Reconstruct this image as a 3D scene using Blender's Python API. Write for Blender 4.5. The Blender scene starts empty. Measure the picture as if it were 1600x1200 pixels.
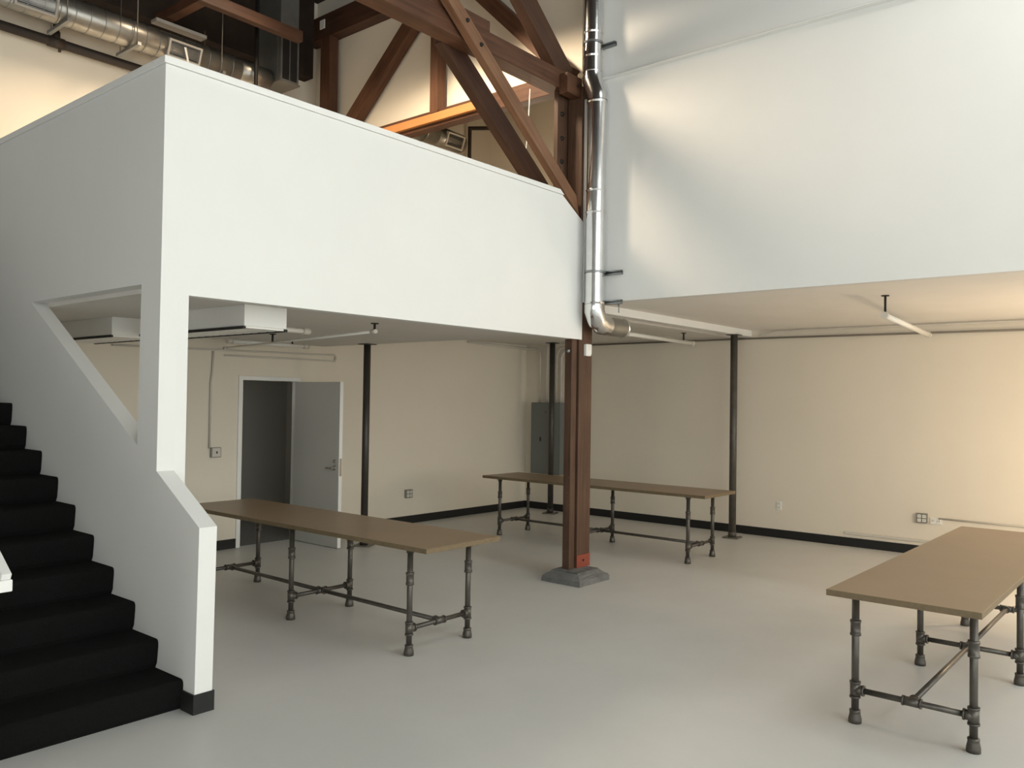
import bpy, bmesh, math, random
from mathutils import Vector, Matrix
random.seed(7)
S = bpy.context.scene
COL = S.collection
PI = math.pi

# ---------------------------------------------------------------- materials
def mat(name, col, rough=0.6, metal=0.0, spec=0.4, var=0.0, vscale=3.0, bump=0.0, bscale=60.0, col2=None):
    m = bpy.data.materials.new(name); m.use_nodes = True
    nt = m.node_tree; b = nt.nodes['Principled BSDF']
    b.inputs['Base Color'].default_value = (*col, 1)
    b.inputs['Roughness'].default_value = rough
    b.inputs['Metallic'].default_value = metal
    b.inputs['Specular IOR Level'].default_value = spec
    tc = nt.nodes.new('ShaderNodeTexCoord')
    if var > 0:
        n = nt.nodes.new('ShaderNodeTexNoise'); n.inputs['Scale'].default_value = vscale
        n.inputs['Detail'].default_value = 6; n.inputs['Roughness'].default_value = 0.6
        r = nt.nodes.new('ShaderNodeMix'); r.data_type = 'RGBA'
        c2 = col2 or tuple(c * (1 - var) for c in col)
        r.inputs[6].default_value = (*col, 1); r.inputs[7].default_value = (*c2, 1)
        mp = nt.nodes.new('ShaderNodeMapRange'); mp.inputs[1].default_value = 0.35; mp.inputs[2].default_value = 0.7
        nt.links.new(tc.outputs['Object'], n.inputs['Vector'])
        nt.links.new(n.outputs['Fac'], mp.inputs[0]); nt.links.new(mp.outputs[0], r.inputs[0])
        nt.links.new(r.outputs[2], b.inputs['Base Color'])
    if bump > 0:
        n2 = nt.nodes.new('ShaderNodeTexNoise'); n2.inputs['Scale'].default_value = bscale; n2.inputs['Detail'].default_value = 3
        bp = nt.nodes.new('ShaderNodeBump'); bp.inputs['Strength'].default_value = bump; bp.inputs['Distance'].default_value = 0.01
        nt.links.new(tc.outputs['Object'], n2.inputs['Vector']); nt.links.new(n2.outputs['Fac'], bp.inputs['Height'])
        nt.links.new(bp.outputs[0], b.inputs['Normal'])
    return m

def timber(name, a, c, rough=0.6, flecks=False):
    """wood whose grain follows the object's own X axis"""
    m = bpy.data.materials.new(name); m.use_nodes = True
    nt = m.node_tree; b = nt.nodes['Principled BSDF']
    tc = nt.nodes.new('ShaderNodeTexCoord'); mp = nt.nodes.new('ShaderNodeMapping')
    mp.inputs['Scale'].default_value = (1.2, 22, 22)
    oi = nt.nodes.new('ShaderNodeObjectInfo')
    n = nt.nodes.new('ShaderNodeTexNoise'); n.inputs['Scale'].default_value = 1.6; n.inputs['Detail'].default_value = 5
    n.noise_dimensions = '4D'
    nb = nt.nodes.new('ShaderNodeTexNoise'); nb.inputs['Scale'].default_value = 2.2; nb.inputs['Detail'].default_value = 4
    mx = nt.nodes.new('ShaderNodeMix'); mx.data_type = 'RGBA'
    mx.inputs[6].default_value = (*a, 1); mx.inputs[7].default_value = (*c, 1)
    ad = nt.nodes.new('ShaderNodeMath'); ad.operation = 'MULTIPLY_ADD'; ad.inputs[1].default_value = 0.65; ad.inputs[2].default_value = 0.0
    ad2 = nt.nodes.new('ShaderNodeMath'); ad2.operation = 'MULTIPLY_ADD'; ad2.inputs[1].default_value = 0.45
    rg = nt.nodes.new('ShaderNodeMapRange'); rg.inputs[1].default_value = 0.38; rg.inputs[2].default_value = 0.72
    m10 = nt.nodes.new('ShaderNodeMath'); m10.operation = 'MULTIPLY'; m10.inputs[1].default_value = 40
    nt.links.new(oi.outputs['Random'], m10.inputs[0]); nt.links.new(m10.outputs[0], n.inputs['W'])
    nt.links.new(tc.outputs['Object'], mp.inputs[0]); nt.links.new(mp.outputs[0], n.inputs['Vector'])
    nt.links.new(tc.outputs['Object'], nb.inputs['Vector'])
    nt.links.new(n.outputs['Fac'], ad.inputs[0]); nt.links.new(nb.outputs['Fac'], ad2.inputs[0]); nt.links.new(ad.outputs[0], ad2.inputs[2])
    nt.links.new(ad2.outputs[0], rg.inputs[0]); nt.links.new(rg.outputs[0], mx.inputs[0])
    out = mx.outputs[2]
    if flecks:
        nf = nt.nodes.new('ShaderNodeTexNoise'); nf.inputs['Scale'].default_value = 9; nf.inputs['Detail'].default_value = 6; nf.inputs['Roughness'].default_value = .75
        mf = nt.nodes.new('ShaderNodeMapping'); mf.inputs['Scale'].default_value = (.8, 3, 3)
        rf = nt.nodes.new('ShaderNodeMapRange'); rf.inputs[1].default_value = .66; rf.inputs[2].default_value = .72
        m2 = nt.nodes.new('ShaderNodeMix'); m2.data_type = 'RGBA'; m2.inputs[7].default_value = (.34, .28, .23, 1)
        nt.links.new(tc.outputs['Object'], mf.inputs[0]); nt.links.new(mf.outputs[0], nf.inputs['Vector']); nt.links.new(nf.outputs['Fac'], rf.inputs[0])
        nt.links.new(rf.outputs[0], m2.inputs[0]); nt.links.new(mx.outputs[2], m2.inputs[6]); out = m2.outputs[2]
    nt.links.new(out, b.inputs['Base Color'])
    bp = nt.nodes.new('ShaderNodeBump'); bp.inputs['Strength'].default_value = 0.25; bp.inputs['Distance'].default_value = 0.004
    nt.links.new(n.outputs['Fac'], bp.inputs['Height']); nt.links.new(bp.outputs[0], b.inputs['Normal'])
    b.inputs['Roughness'].default_value = rough; b.inputs['Specular IOR Level'].default_value = 0.35
    return m

M = {}
M['white'] = mat('white_wall_paint', (.80, .80, .78), .55, spec=.3, var=.03, vscale=1.2, bump=.05, bscale=140)
M['cream'] = mat('cream_wall_paint', (.785, .72, .61), .6, spec=.3, var=.04, vscale=1.0, bump=.06, bscale=120)
M['ceilr'] = mat('lit_ceiling_paint', (.87, .84, .79), .7, spec=.2, var=.04, vscale=1.5, bump=.05, bscale=90)  # lighter copy of the ceiling paint, bounced light put into its colour
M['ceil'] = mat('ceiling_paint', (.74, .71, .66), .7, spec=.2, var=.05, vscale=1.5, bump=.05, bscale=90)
M['trimw'] = mat('white_gloss_trim', (.82, .82, .80), .35, spec=.5)
M['floor'] = mat('grey_painted_concrete', (.66, .655, .635), .42, spec=.35, var=.10, vscale=.9, bump=.03, bscale=40, col2=(.605, .60, .58))
M['carpet'] = mat('black_carpet', (.0125, .0130, .0122), .95, spec=.12, var=.5, vscale=160, bump=.9, bscale=420)
M['rubber'] = mat('black_rubber_base', (.016, .016, .016), .5, spec=.35)
M['door'] = mat('grey_door_paint', (.50, .50, .475), .45, spec=.35, var=.04, vscale=1.5)
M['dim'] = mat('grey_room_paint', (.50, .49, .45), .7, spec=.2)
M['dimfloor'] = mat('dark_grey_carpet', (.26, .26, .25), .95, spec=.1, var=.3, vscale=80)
M['wood'] = timber('brown_timber', (.062, .026, .014), (.13, .058, .030))
M['woodold'] = timber('worn_brown_timber', (.056, .029, .018), (.118, .064, .039), .6, True)
M['wooddark'] = timber('dark_timber', (.045, .021, .013), (.085, .040, .023))
M['woodlight'] = timber('light_brown_timber', (.15, .072, .038), (.24, .125, .07))
M['orange'] = timber('orange_fir_board', (.50, .215, .075), (.58, .26, .095))
M['decking'] = mat('dark_roof_decking', (.035, .024, .018), .8, spec=.2, var=.4, vscale=4)
M['red'] = mat('red_primer', (.27, .06, .035), .55, var=.15, vscale=14)
M['stone'] = mat('grey_concrete_pier', (.20, .20, .195), .85, spec=.2, var=.35, vscale=11, bump=.5, bscale=30)
M['steel'] = mat('dark_brown_steel', (.045, .040, .034), .42, spec=.5, var=.3, vscale=9)
M['steelw'] = mat('weathered_steel', (.085, .076, .062), .45, spec=.5, var=.35, vscale=9)
M['plate'] = mat('worn_plate', (.20, .18, .15), .5, metal=.3, var=.3, vscale=12)
M['pipe'] = mat('black_iron_pipe', (.105, .095, .082), .38, metal=.45, spec=.5, var=.25, vscale=16)
M['top'] = mat('tan_laminate', (.295, .205, .123), .34, spec=.4, var=.10, vscale=2.2, bump=.02, bscale=200, col2=(.265, .183, .108))
M['topedge'] = mat('tan_laminate_edge', (.19, .142, .083), .5, spec=.3, var=.2, vscale=30)
M['hall'] = mat('grey_hall_plaster', (.42, .415, .40), .8, spec=.2, var=.1)
M['galv'] = mat('shiny_galvanised', (.80, .81, .82), .16, metal=1, var=.10, vscale=9, bump=.04, bscale=5)
M['galvm'] = mat('dull_galvanised', (.40, .385, .35), .36, metal=.85, var=.25, vscale=6)
M['strut'] = mat('zinc_strut', (.30, .31, .31), .4, metal=.8, var=.2, vscale=14)
M['panel'] = mat('grey_enamel', (.155, .165, .155), .45, spec=.4)
M['dark'] = mat('near_black', (.012, .011, .010), .6)
M['pipebrown'] = mat('brown_painted_pipe', (.040, .028, .021), .6, var=.2, vscale=5)
M['conduit'] = mat('painted_conduit', (.62, .585, .52), .5, spec=.4)
M['conduitd'] = mat('bare_conduit', (.22, .20, .17), .45, metal=.4)
M['chrome'] = mat('satin_chrome', (.42, .40, .36), .3, metal=.9)
M['plastic'] = mat('white_plastic', (.78, .77, .72), .4, spec=.45)
M['metalplate'] = mat('outlet_metal', (.30, .29, .26), .4, metal=.7)
M['hvac'] = mat('galvanised_casing', (.15, .15, .14), .5, metal=.3, var=.2, vscale=4)
M['ribbon'] = mat('white_ribbon', (.85, .83, .78), .7)
M['greyduct'] = mat('grey_soffit', (.42, .39, .35), .7)

def glass_mat():
    m = bpy.data.materials.new('window_glass'); m.use_nodes = True
    nt = m.node_tree; nt.nodes.remove(nt.nodes['Principled BSDF'])
    t = nt.nodes.new('ShaderNodeBsdfTransparent'); t.inputs[0].default_value = (.93, .95, .94, 1)
    g = nt.nodes.new('ShaderNodeBsdfGlossy'); g.inputs['Roughness'].default_value = .02
    x = nt.nodes.new('ShaderNodeMixShader'); x.inputs[0].default_value = .06
    nt.links.new(t.outputs[0], x.inputs[1]); nt.links.new(g.outputs[0], x.inputs[2])
    nt.links.new(x.outputs[0], nt.nodes['Material Output'].inputs['Surface'])
    return m
M['glass'] = glass_mat()

# ---------------------------------------------------------------- mesh helpers
def nb(): return bmesh.new()

def box(bm, x0, x1, y0, y1, z0, z1):
    vs = [bm.verts.new((x, y, z)) for z in (z0, z1) for y in (y0, y1) for x in (x0, x1)]
    for f in ((0, 2, 3, 1), (4, 5, 7, 6), (0, 1, 5, 4), (2, 6, 7, 3), (0, 4, 6, 2), (1, 3, 7, 5)):
        bm.faces.new([vs[i] for i in f])

def prism(bm, pts, axis, a, b):
    """extrude a 2D outline along an axis: 'x' -> pts are (y,z); 'y' -> (x,z); 'z' -> (x,y)"""
    def P(p, t):
        return {'x': (t, p[0], p[1]), 'y': (p[0], t, p[1]), 'z': (p[0], p[1], t)}[axis]
    A = [bm.verts.new(P(p, a)) for p in pts]; B = [bm.verts.new(P(p, b)) for p in pts]
    fa = bm.faces.new(A); fb = bm.faces.new(B[::-1])
    n = len(pts)
    for i in range(n):
        bm.faces.new((A[i], B[i], B[(i + 1) % n], A[(i + 1) % n]))
    bmesh.ops.recalc_face_normals(bm, faces=bm.faces)
    bmesh.ops.triangulate(bm, faces=[f for f in (fa, fb) if len(f.verts) > 4])

def tube(bm, pts, r, n=14, caps=True, smooth=True):
    """round pipe swept along a polyline with mitred joints"""
    pts = [Vector(p) for p in pts]; rings = []
    d0 = (pts[1] - pts[0]).normalized()
    up = Vector((0, 0, 1)) if abs(d0.z) < .9 else Vector((1, 0, 0))
    u = d0.cross(up).normalized()
    for i, p in enumerate(pts):
        din = (p - pts[i - 1]).normalized() if i else d0
        dout = (pts[i + 1] - p).normalized() if i < len(pts) - 1 else din
        t = (din + dout).normalized()
        rr = r[i] if isinstance(r, (list, tuple)) else r
        u = (u - din * u.dot(din)).normalized(); v = din.cross(u)
        k = 1 / max(.3, t.dot(din)); ring = []
        for j in range(n):
            a = 2 * PI * j / n
            q = (u * math.cos(a) + v * math.sin(a)) * rr
            q = q - din * (q.dot(t) / t.dot(din))
            ring.append(bm.verts.new(p + q))
        rings.append(ring)
        u = (u - dout * u.dot(dout)).normalized()
    for A, B in zip(rings, rings[1:]):
        for j in range(n):
            f = bm.faces.new((A[j], A[(j + 1) % n], B[(j + 1) % n], B[j])); f.smooth = smooth
    if caps:
        bm.faces.new(rings[0][::-1]); bm.faces.new(rings[-1])
    bmesh.ops.recalc_face_normals(bm, faces=bm.faces)

def lathe(bm, c, prof, n=18, axis='z'):
    """prof: list of (radius, height) around an axis through c"""
    rings = []
    for r, h in prof:
        ring = []
        for j in range(n):
            a = 2 * PI * j / n; ca, sa = r * math.cos(a), r * math.sin(a)
            o = {'z': (ca, sa, h), 'x': (h, ca, sa), 'y': (ca, h, sa)}[axis]
            ring.append(bm.verts.new((c[0] + o[0], c[1] + o[1], c[2] + o[2])))
        rings.append(ring)
    for A, B in zip(rings, rings[1:]):
        for j in range(n):
            f = bm.faces.new((A[j], A[(j + 1) % n], B[(j + 1) % n], B[j])); f.smooth = True
    bm.faces.new(rings[0][::-1]); bm.faces.new(rings[-1])
    bmesh.ops.recalc_face_normals(bm, faces=bm.faces)

ROOTPOS = {}
def worldpos(o):
    v = Vector((0, 0, 0))
    while o: v += o.location; o = o.parent
    return v

def obj(name, bm, m, parent=None, origin=None, bevel=0.0):
    """link a bmesh made in world coordinates as one mesh object"""
    me = bpy.data.meshes.new(name)
    if origin is None:
        if parent is not None: origin = worldpos(parent)
        else:
            vs = [v.co for v in bm.verts]
            origin = Vector((sum(v.x for v in vs) / len(vs), sum(v.y for v in vs) / len(vs), min(v.z for v in vs)))
    origin = Vector(origin)
    bmesh.ops.translate(bm, verts=bm.verts, vec=-origin)
    bm.to_mesh(me); bm.free(); me.materials.append(m)
    o = bpy.data.objects.new(name, me); COL.objects.link(o)
    if parent is not None:
        o.parent = parent; o.location = origin - worldpos(parent)
    else: o.location = origin
    if bevel > 0:
        b = o.modifiers.new('edge', 'BEVEL'); b.width = bevel; b.segments = 2; b.limit_method = 'ANGLE'
    return o

def tag(o, label, cat, group=None, kind=None):
    o['label'] = label; o['category'] = cat
    if group: o['group'] = group
    if kind: o['kind'] = kind
    return o

def thing(name, label, cat, loc, group=None):
    o = bpy.data.objects.new(name, None); COL.objects.link(o); o.location = loc
    o.empty_display_size = .1
    return tag(o, label, cat, group)

def struct(name, bm, m, label, cat, parent=None, bevel=0.0):
    o = obj(name, bm, m, parent, bevel=bevel)
    if parent is None: tag(o, label, cat, None, 'structure')
    return o

def bar(name, p0, p1, w, h, m, parent=None, up=(0, 0, 1), bevel=.004, ends=None):
    """timber: local X along p0->p1, w across (local Y), h along up (local Z)"""
    p0, p1 = Vector(p0), Vector(p1); d = p1 - p0; L = d.length; x = d.normalized()
    z = Vector(up); z = (z - x * z.dot(x)).normalized(); y = z.cross(x)
    bm = nb()
    if ends is None: ends = [(0, 0), (0, 0)]
    # ends: shear of the cut at each end, (offset at bottom, offset at top)
    (a0, a1), (b0, b1) = ends
    vs = [bm.verts.new(c) for c in ((a0, -w/2, -h/2), (L + b0, -w/2, -h/2), (a0, w/2, -h/2), (L + b0, w/2, -h/2),
                                    (a1, -w/2, h/2), (L + b1, -w/2, h/2), (a1, w/2, h/2), (L + b1, w/2, h/2))]
    for f in ((0, 2, 3, 1), (4, 5, 7, 6), (0, 1, 5, 4), (2, 6, 7, 3), (0, 4, 6, 2), (1, 3, 7, 5)):
        bm.faces.new([vs[i] for i in f])
    me = bpy.data.meshes.new(name); bm.to_mesh(me); bm.free(); me.materials.append(m)
    o = bpy.data.objects.new(name, me); COL.objects.link(o)
    R = Matrix((x, y, z)).transposed().to_4x4()
    base = worldpos(parent) if parent is not None else Vector((0, 0, 0))
    if parent is not None: o.parent = parent
    o.matrix_local = Matrix.Translation(p0 - base) @ R
    if bevel > 0:
        b = o.modifiers.new('edge', 'BEVEL'); b.width = bevel; b.segments = 2; b.limit_method = 'ANGLE'
    return o

# ---------------------------------------------------------------- the setting
XB = 10.95      # right back wall
YL = 8.85       # left wall (with the door)
XU = 7.03       # upper right wall
YF = 4.876      # mezzanine front wall
XS = 2.493      # stair side wall

bm = nb(); box(bm, -4, XB + .12, -5, YL + .06, -.12, 0)
struct('floor', bm, M['floor'], 'grey painted concrete floor across the whole hall', 'floor')
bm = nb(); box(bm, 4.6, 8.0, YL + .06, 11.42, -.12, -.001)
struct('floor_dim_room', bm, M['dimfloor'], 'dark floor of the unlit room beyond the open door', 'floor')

bm = nb(); box(bm, XB, XB + .12, -5, YL + .12, 0, 2.98)
struct('wall_back', bm, M['cream'], 'long cream back wall under the right-hand overhang', 'wall')
DX0, DX1, DZ = 5.56, 6.35, 1.99
bm = nb()
box(bm, 2.6, DX0 - .055, YL, YL + .12, 0, 2.98); box(bm, DX1 + .03, XB, YL, YL + .12, 0, 2.98); box(bm, DX0 - .055, DX1 + .03, YL, YL + .12, DZ + .05, 2.98)
struct('wall_left', bm, M['cream'], 'cream wall with the doorway under the mezzanine', 'wall')
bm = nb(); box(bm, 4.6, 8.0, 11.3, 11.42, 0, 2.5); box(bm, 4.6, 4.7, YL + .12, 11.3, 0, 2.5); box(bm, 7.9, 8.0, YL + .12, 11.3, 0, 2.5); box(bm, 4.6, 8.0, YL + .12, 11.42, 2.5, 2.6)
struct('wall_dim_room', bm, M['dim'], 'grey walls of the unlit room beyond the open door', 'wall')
bm = nb(); box(bm, 4.7, 7.9, 11.285, 11.3, 0, .11)
struct('baseboard_dim_room', bm, M['rubber'], 'black baseboard in the unlit room beyond the door', 'baseboard')

# door casing and door leaf
bm = nb()
prism(bm, [(DX0 - .055, 0), (DX0 - .055, DZ + .05), (DX1 + .03, DZ + .05), (DX1 + .03, 0), (DX1, 0), (DX1, DZ), (DX0, DZ), (DX0, 0)], 'y', YL - .02, YL + .12)
struct('trim_door', bm, M['trimw'], 'white painted door frame in the cream wall', 'door frame', bevel=.004)
dr = thing('door_1', 'grey painted door swung open toward the room with its white edge showing', 'door', (DX1 - .02, YL - .02, 0)); dr['kind'] = 'structure'
bm = nb(); box(bm, 6.30, 6.345, 7.945, 8.835, .008, 1.985); obj('door_leaf', bm, M['door'], dr)
bm = nb(); box(bm, 6.299, 6.346, 7.940, 7.945, .008, 1.985); o = obj('door_edge', bm, M['trimw'], dr); o['label'] = 'white door edge'
bm = nb(); box(bm, 6.308, 6.338, 7.9375, 7.94, .86, 1.07); obj('latch_plate', bm, M['chrome'], dr)
hd = None
bm = nb(); lathe(bm, (6.2995, 8.02, .955), [(.028, 0), (.030, -.004), (.026, -.010), (.012, -.012), (.011, -.045)], axis='x')
tube(bm, [(6.258, 8.015, .955), (6.256, 8.06, .956), (6.258, 8.14, .952)], [.010, .010, .009]); obj('lever_handle', bm, M['chrome'], dr)
bm = nb(); lathe(bm, (6.2995, 8.02, 1.035), [(.024, 0), (.024, -.008), (.016, -.014)], axis='x'); obj('deadbolt', bm, M['chrome'], dr)
bm = nb(); lathe(bm, (6.3455, 8.02, .955), [(.028, 0), (.026, .010), (.011, .012), (.011, .045)], axis='x'); tube(bm, [(6.387, 8.015, .955), (6.387, 8.13, .955)], .01)
obj('lever_handle', bm, M['chrome'], dr)
for z in (.25, 1.0, 1.75):
    bm = nb(); tube(bm, [(6.352, 8.842, z - .045), (6.352, 8.842, z + .045)], .007, 10); obj('hinge', bm, M['chrome'], dr)

# baseboards
bm = nb(); box(bm, XB - .012, XB, -5, YL, 0, .112)
struct('baseboard_back', bm, M['rubber'], 'black rubber baseboard along the cream back wall', 'baseboard')
bm = nb(); box(bm, DX1 + .03, XB - .012, YL - .012, YL, 0, .112); box(bm, 2.6, DX0 - .055, YL - .012, YL, 0, .112)
struct('baseboard_left', bm, M['rubber'], 'black rubber baseboard along the wall with the door', 'baseboard')
bm = nb(); box(bm, XS - .010, 2.612, 4.378, 4.388, 0, .112); box(bm, XS - .010, XS, 4.388, 4.52, 0, .112); box(bm, 2.602, 2.612, 4.388, 4.88, 0, .112)
struct('baseboard_stair', bm, M['rubber'], 'black rubber base wrapped round the end of the white stair wall', 'baseboard')

# stair side wall, with its sloping triangular opening
bm = nb()
prism(bm, [(4.388, 0), (4.372, 1.05), (5.128, 1.482), (6.864, 2.488), (9.75, 2.488), (9.75, 0)], 'x', XS, 2.602)
prism(bm, [(YF, 1.338), (YF, 3.82), (9.75, 3.82), (9.75, 2.488), (5.12, 2.488), (5.128, 1.482)], 'x', XS, 2.602)
struct('wall_side', bm, M['white'], 'white stair wall with sloping top and a triangular opening', 'wall')
# mezzanine front wall with its corner post
bm = nb()
prism(bm, [(2.602, 0), (2.602, 3.82), (6.555, 3.82), (6.772, 3.695), (6.772, 2.42), (2.676, 2.42), (2.676, 0)], 'y', YF, YF + .10)
prism(bm, [(6.772, 3.695), (6.915, 3.612), (6.915, 2.42), (6.772, 2.42)], 'y', YF, YF + .008)
struct('wall_mezzanine', bm, M['white'], 'big white mezzanine front wall ending at the timber post', 'wall')
bm = nb()
prism(bm, [(2.480, 3.822), (2.480, 3.868), (6.505, 3.868), (6.57, 3.822)], 'y', YF - .013, YF + .113)
box(bm, 2.480, 2.615, YF + .113, 9.75, 3.822, 3.868)
struct('trim_1', bm, M['trimw'], 'white cap board along the top of the mezzanine wall', 'trim', bevel=.004)

# ceilings
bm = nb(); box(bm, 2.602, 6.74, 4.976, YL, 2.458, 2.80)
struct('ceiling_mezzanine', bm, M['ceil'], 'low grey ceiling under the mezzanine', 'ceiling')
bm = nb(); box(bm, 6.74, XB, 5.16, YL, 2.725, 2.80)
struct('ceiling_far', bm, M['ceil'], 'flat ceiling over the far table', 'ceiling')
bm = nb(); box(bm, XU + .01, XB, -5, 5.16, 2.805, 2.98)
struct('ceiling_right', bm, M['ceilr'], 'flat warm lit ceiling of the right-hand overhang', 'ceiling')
bm = nb(); box(bm, 7.16, XB, 4.86, 4.98, 2.722, 2.805)
struct('trim_2', bm, M['white'], 'white box beam across the ceiling above the far steel post', 'trim')
bm = nb(); box(bm, 2.602, XB, 4.985, 9.75, 2.805, 2.90)
struct('floor_loft', bm, M['greyduct'], 'loft floor behind the mezzanine wall', 'floor')

# upper right wall with its ledge line
bm = nb(); box(bm, XU, XU + .10, -5, 4.86, 2.80, 7.4); box(bm, 6.918, XU + .10, 4.86, 4.883, 2.80, 4.87)
struct('wall_right', bm, M['white'], 'tall white upper wall on the right above the overhang', 'wall')
bm = nb(); prism(bm, [(XU, 5.055), (XU - .055, 5.060), (XU - .055, 5.070), (XU, 5.10)], 'y', -5, 4.86)
struct('trim_3', bm, M['white'], 'thin white ledge line across the tall right wall', 'trim')

# loft shell
bm = nb(); box(bm, 2.602, XB, 9.75, 9.87, 2.9, 7.4)
struct('wall_loft_back', bm, M['cream'], 'cream loft wall behind the round duct', 'wall')
bm = nb(); box(bm, 7.20, 7.30, 5.12, 9.75, 5.29, 7.4)
struct('wall_loft_truss', bm, M['cream'], 'cream infill wall behind the loft truss', 'wall')
bm = nb(); box(bm, XB, XB + .12, -5, 9.87, 2.98, 7.4)
struct('wall_loft_right', bm, M['cream'], 'far cream wall of the loft beyond the truss', 'wall')
SKX0, SKX1, SKY0, SKY1 = 4.3, 6.5, -2.4, .6
bm = nb(); box(bm, -4, XB + .12, -5, SKY0, 7.4, 7.55); box(bm, -4, XB + .12, SKY1, 9.87, 7.4, 7.55); box(bm, -4, SKX0, SKY0, SKY1, 7.4, 7.55); box(bm, SKX1, XB + .12, SKY0, SKY1, 7.4, 7.55)
struct('ceiling', bm, M['decking'], 'dark timber roof decking over the hall', 'ceiling')
bm = nb(); box(bm, 2.602, 7.0, 9.55, 9.75, 6.22, 7.4)
struct('trim_4', bm, M['decking'], 'dark timber plate along the top of the loft wall', 'trim')
# rest of the hall, behind and beside the camera
bm = nb(); box(bm, -4.12, -4, -5, -3.4, 0, 7.4); box(bm, -4.12, -4, 2.2, 9.87, 0, 7.4); box(bm, -4.12, -4, -3.4, 2.2, 0, .7); box(bm, -4.12, -4, -3.4, 2.2, 2.6, 7.4); box(bm, -4, 1.2, 9.75, 9.87, 0, 7.4); box(bm, 1.2, 2.602, 9.75, 9.87, 0, 7.4)
struct('wall_hall', bm, M['hall'], 'grey hall wall behind the camera', 'wall')
bm = nb(); prism(bm, [(3.985, 0), (3.985, 1.02), (4.085, 1.02), (4.085, .25), (4.5, .25), (8.95, 2.95), (9.75, 2.95), (9.75, 0)], 'x', 1.19, 1.30)
struct('wall_stair', bm, M['white'], 'low white curb wall on the outer side of the stairs', 'wall')

# window wall at the front of the hall
WX = [-3.7, -1.2, 1.3, 3.8, 6.3]; WZ0, WZ1 = .7, 6.6
SX = [7.35, 9.05, 10.75]; SZ0, SZ1 = .35, 2.55
bm = nb(); Y0, Y1 = -5.15, -5.0
box(bm, -4.12, XB + .12, Y0, Y1, 6.6, 7.4); box(bm, -4.12, 6.9, Y0, Y1, 0, WZ0); box(bm, 6.9, XB + .12, Y0, Y1, 0, SZ0); box(bm, 6.9, XB + .12, Y0, Y1, SZ1, 6.6)
box(bm, -4.12, -3.7, Y0, Y1, WZ0, WZ1); box(bm, 6.3, 6.9, Y0, Y1, WZ0, WZ1)
for x in WX[1:-1]: box(bm, x - .1, x + .1, Y0, Y1, WZ0, WZ1)
box(bm, 6.9, SX[0], Y0, Y1, SZ0, SZ1); box(bm, SX[1] - .08, SX[1] + .08, Y0, Y1, SZ0, SZ1); box(bm, SX[2], XB + .12, Y0, Y1, SZ0, SZ1)
struct('wall_front', bm, M['white'], 'white window wall at the front of the hall', 'wall')
def window(i, x0, x1, z0, z1, nx, nz):
    bm = nb(); f = .05
    box(bm, x0, x1, -5.11, -5.05, z0, z0 + f); box(bm, x0, x1, -5.11, -5.05, z1 - f, z1)
    for k in range(nx + 1):
        x = x0 + (x1 - x0 - f) * k / nx; box(bm, x, x + f, -5.11, -5.05, z0 + f, z1 - f)
    for k in range(1, nz):
        z = z0 + (z1 - z0) * k / nz
        for q in range(nx):
            xa = x0 + (x1 - x0 - f) * q / nx + f; xb = x0 + (x1 - x0 - f) * (q + 1) / nx
            box(bm, xa, xb, -5.105, -5.055, z - .02, z + .02)
    w = struct('window_%d' % i, bm, M['trimw'], 'tall daylight window in the front wall', 'window')
    bm = nb(); box(bm, x0 + .02, x1 - .02, -5.083, -5.077, z0 + .02, z1 - .02); obj('window_pane', bm, M['glass'], w)
    L = bpy.data.lights.new('daylight_portal', 'AREA'); L.shape = 'RECTANGLE'; L.size = x1 - x0; L.size_y = z1 - z0
    L.cycles.is_portal = True
    lo = bpy.data.objects.new('daylight_portal', L); COL.objects.link(lo)
    lo.location = ((x0 + x1) / 2, -5.2, (z0 + z1) / 2); lo.rotation_euler = (PI / 2, 0, 0)
w = None
bm = nb(); e = .06  # unseen skylight, added to brighten the tall right wall
box(bm, SKX0, SKX1, SKY0, SKY0 + e, 7.45, 7.62); box(bm, SKX0, SKX1, SKY1 - e, SKY1, 7.45, 7.62); box(bm, SKX0, SKX0 + e, SKY0 + e, SKY1 - e, 7.45, 7.62); box(bm, SKX1 - e, SKX1, SKY0 + e, SKY1 - e, 7.45, 7.62)
box(bm, 5.37, 5.43, SKY0 + e, SKY1 - e, 7.48, 7.58)
w = struct('window_7', bm, M['trimw'], 'added unseen roof skylight over the hall', 'window')
bm = nb(); box(bm, SKX0 + .03, SKX1 - .03, SKY0 + .03, SKY1 - .03, 7.585, 7.595); obj('window_pane', bm, M['glass'], w)
L = bpy.data.lights.new('daylight_portal', 'AREA'); L.shape = 'RECTANGLE'; L.size = SKX1 - SKX0; L.size_y = SKY1 - SKY0; L.cycles.is_portal = True
lo = bpy.data.objects.new('daylight_portal', L); COL.objects.link(lo); lo.location = ((SKX0 + SKX1) / 2, (SKY0 + SKY1) / 2, 7.66)
bm = nb(); e = .05  # unseen side windows, added for more light on the stair side wall
for y in (-3.4, -2.0, -.6, .8, 2.15): box(bm, -4.09, -4.03, y, y + e, .7, 2.6)
for a, b in ((-3.35, -2.0), (-1.95, -.6), (-.55, .8), (.85, 2.15)):
    box(bm, -4.09, -4.03, a, b, .7, .75); box(bm, -4.09, -4.03, a, b, 2.55, 2.6)
w = struct('window_8', bm, M['trimw'], 'added low band of unseen side windows in the hall wall', 'window')
bm = nb(); box(bm, -4.063, -4.057, -3.38, 2.18, .72, 2.58); obj('window_pane', bm, M['glass'], w)
L = bpy.data.lights.new('daylight_portal', 'AREA'); L.shape = 'RECTANGLE'; L.size = 1.9; L.size_y = 5.6; L.cycles.is_portal = True
lo = bpy.data.objects.new('daylight_portal', L); COL.objects.link(lo); lo.location = (-4.18, -.6, 1.65); lo.rotation_euler = (0, -PI / 2, 0)
k = 1
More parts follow.
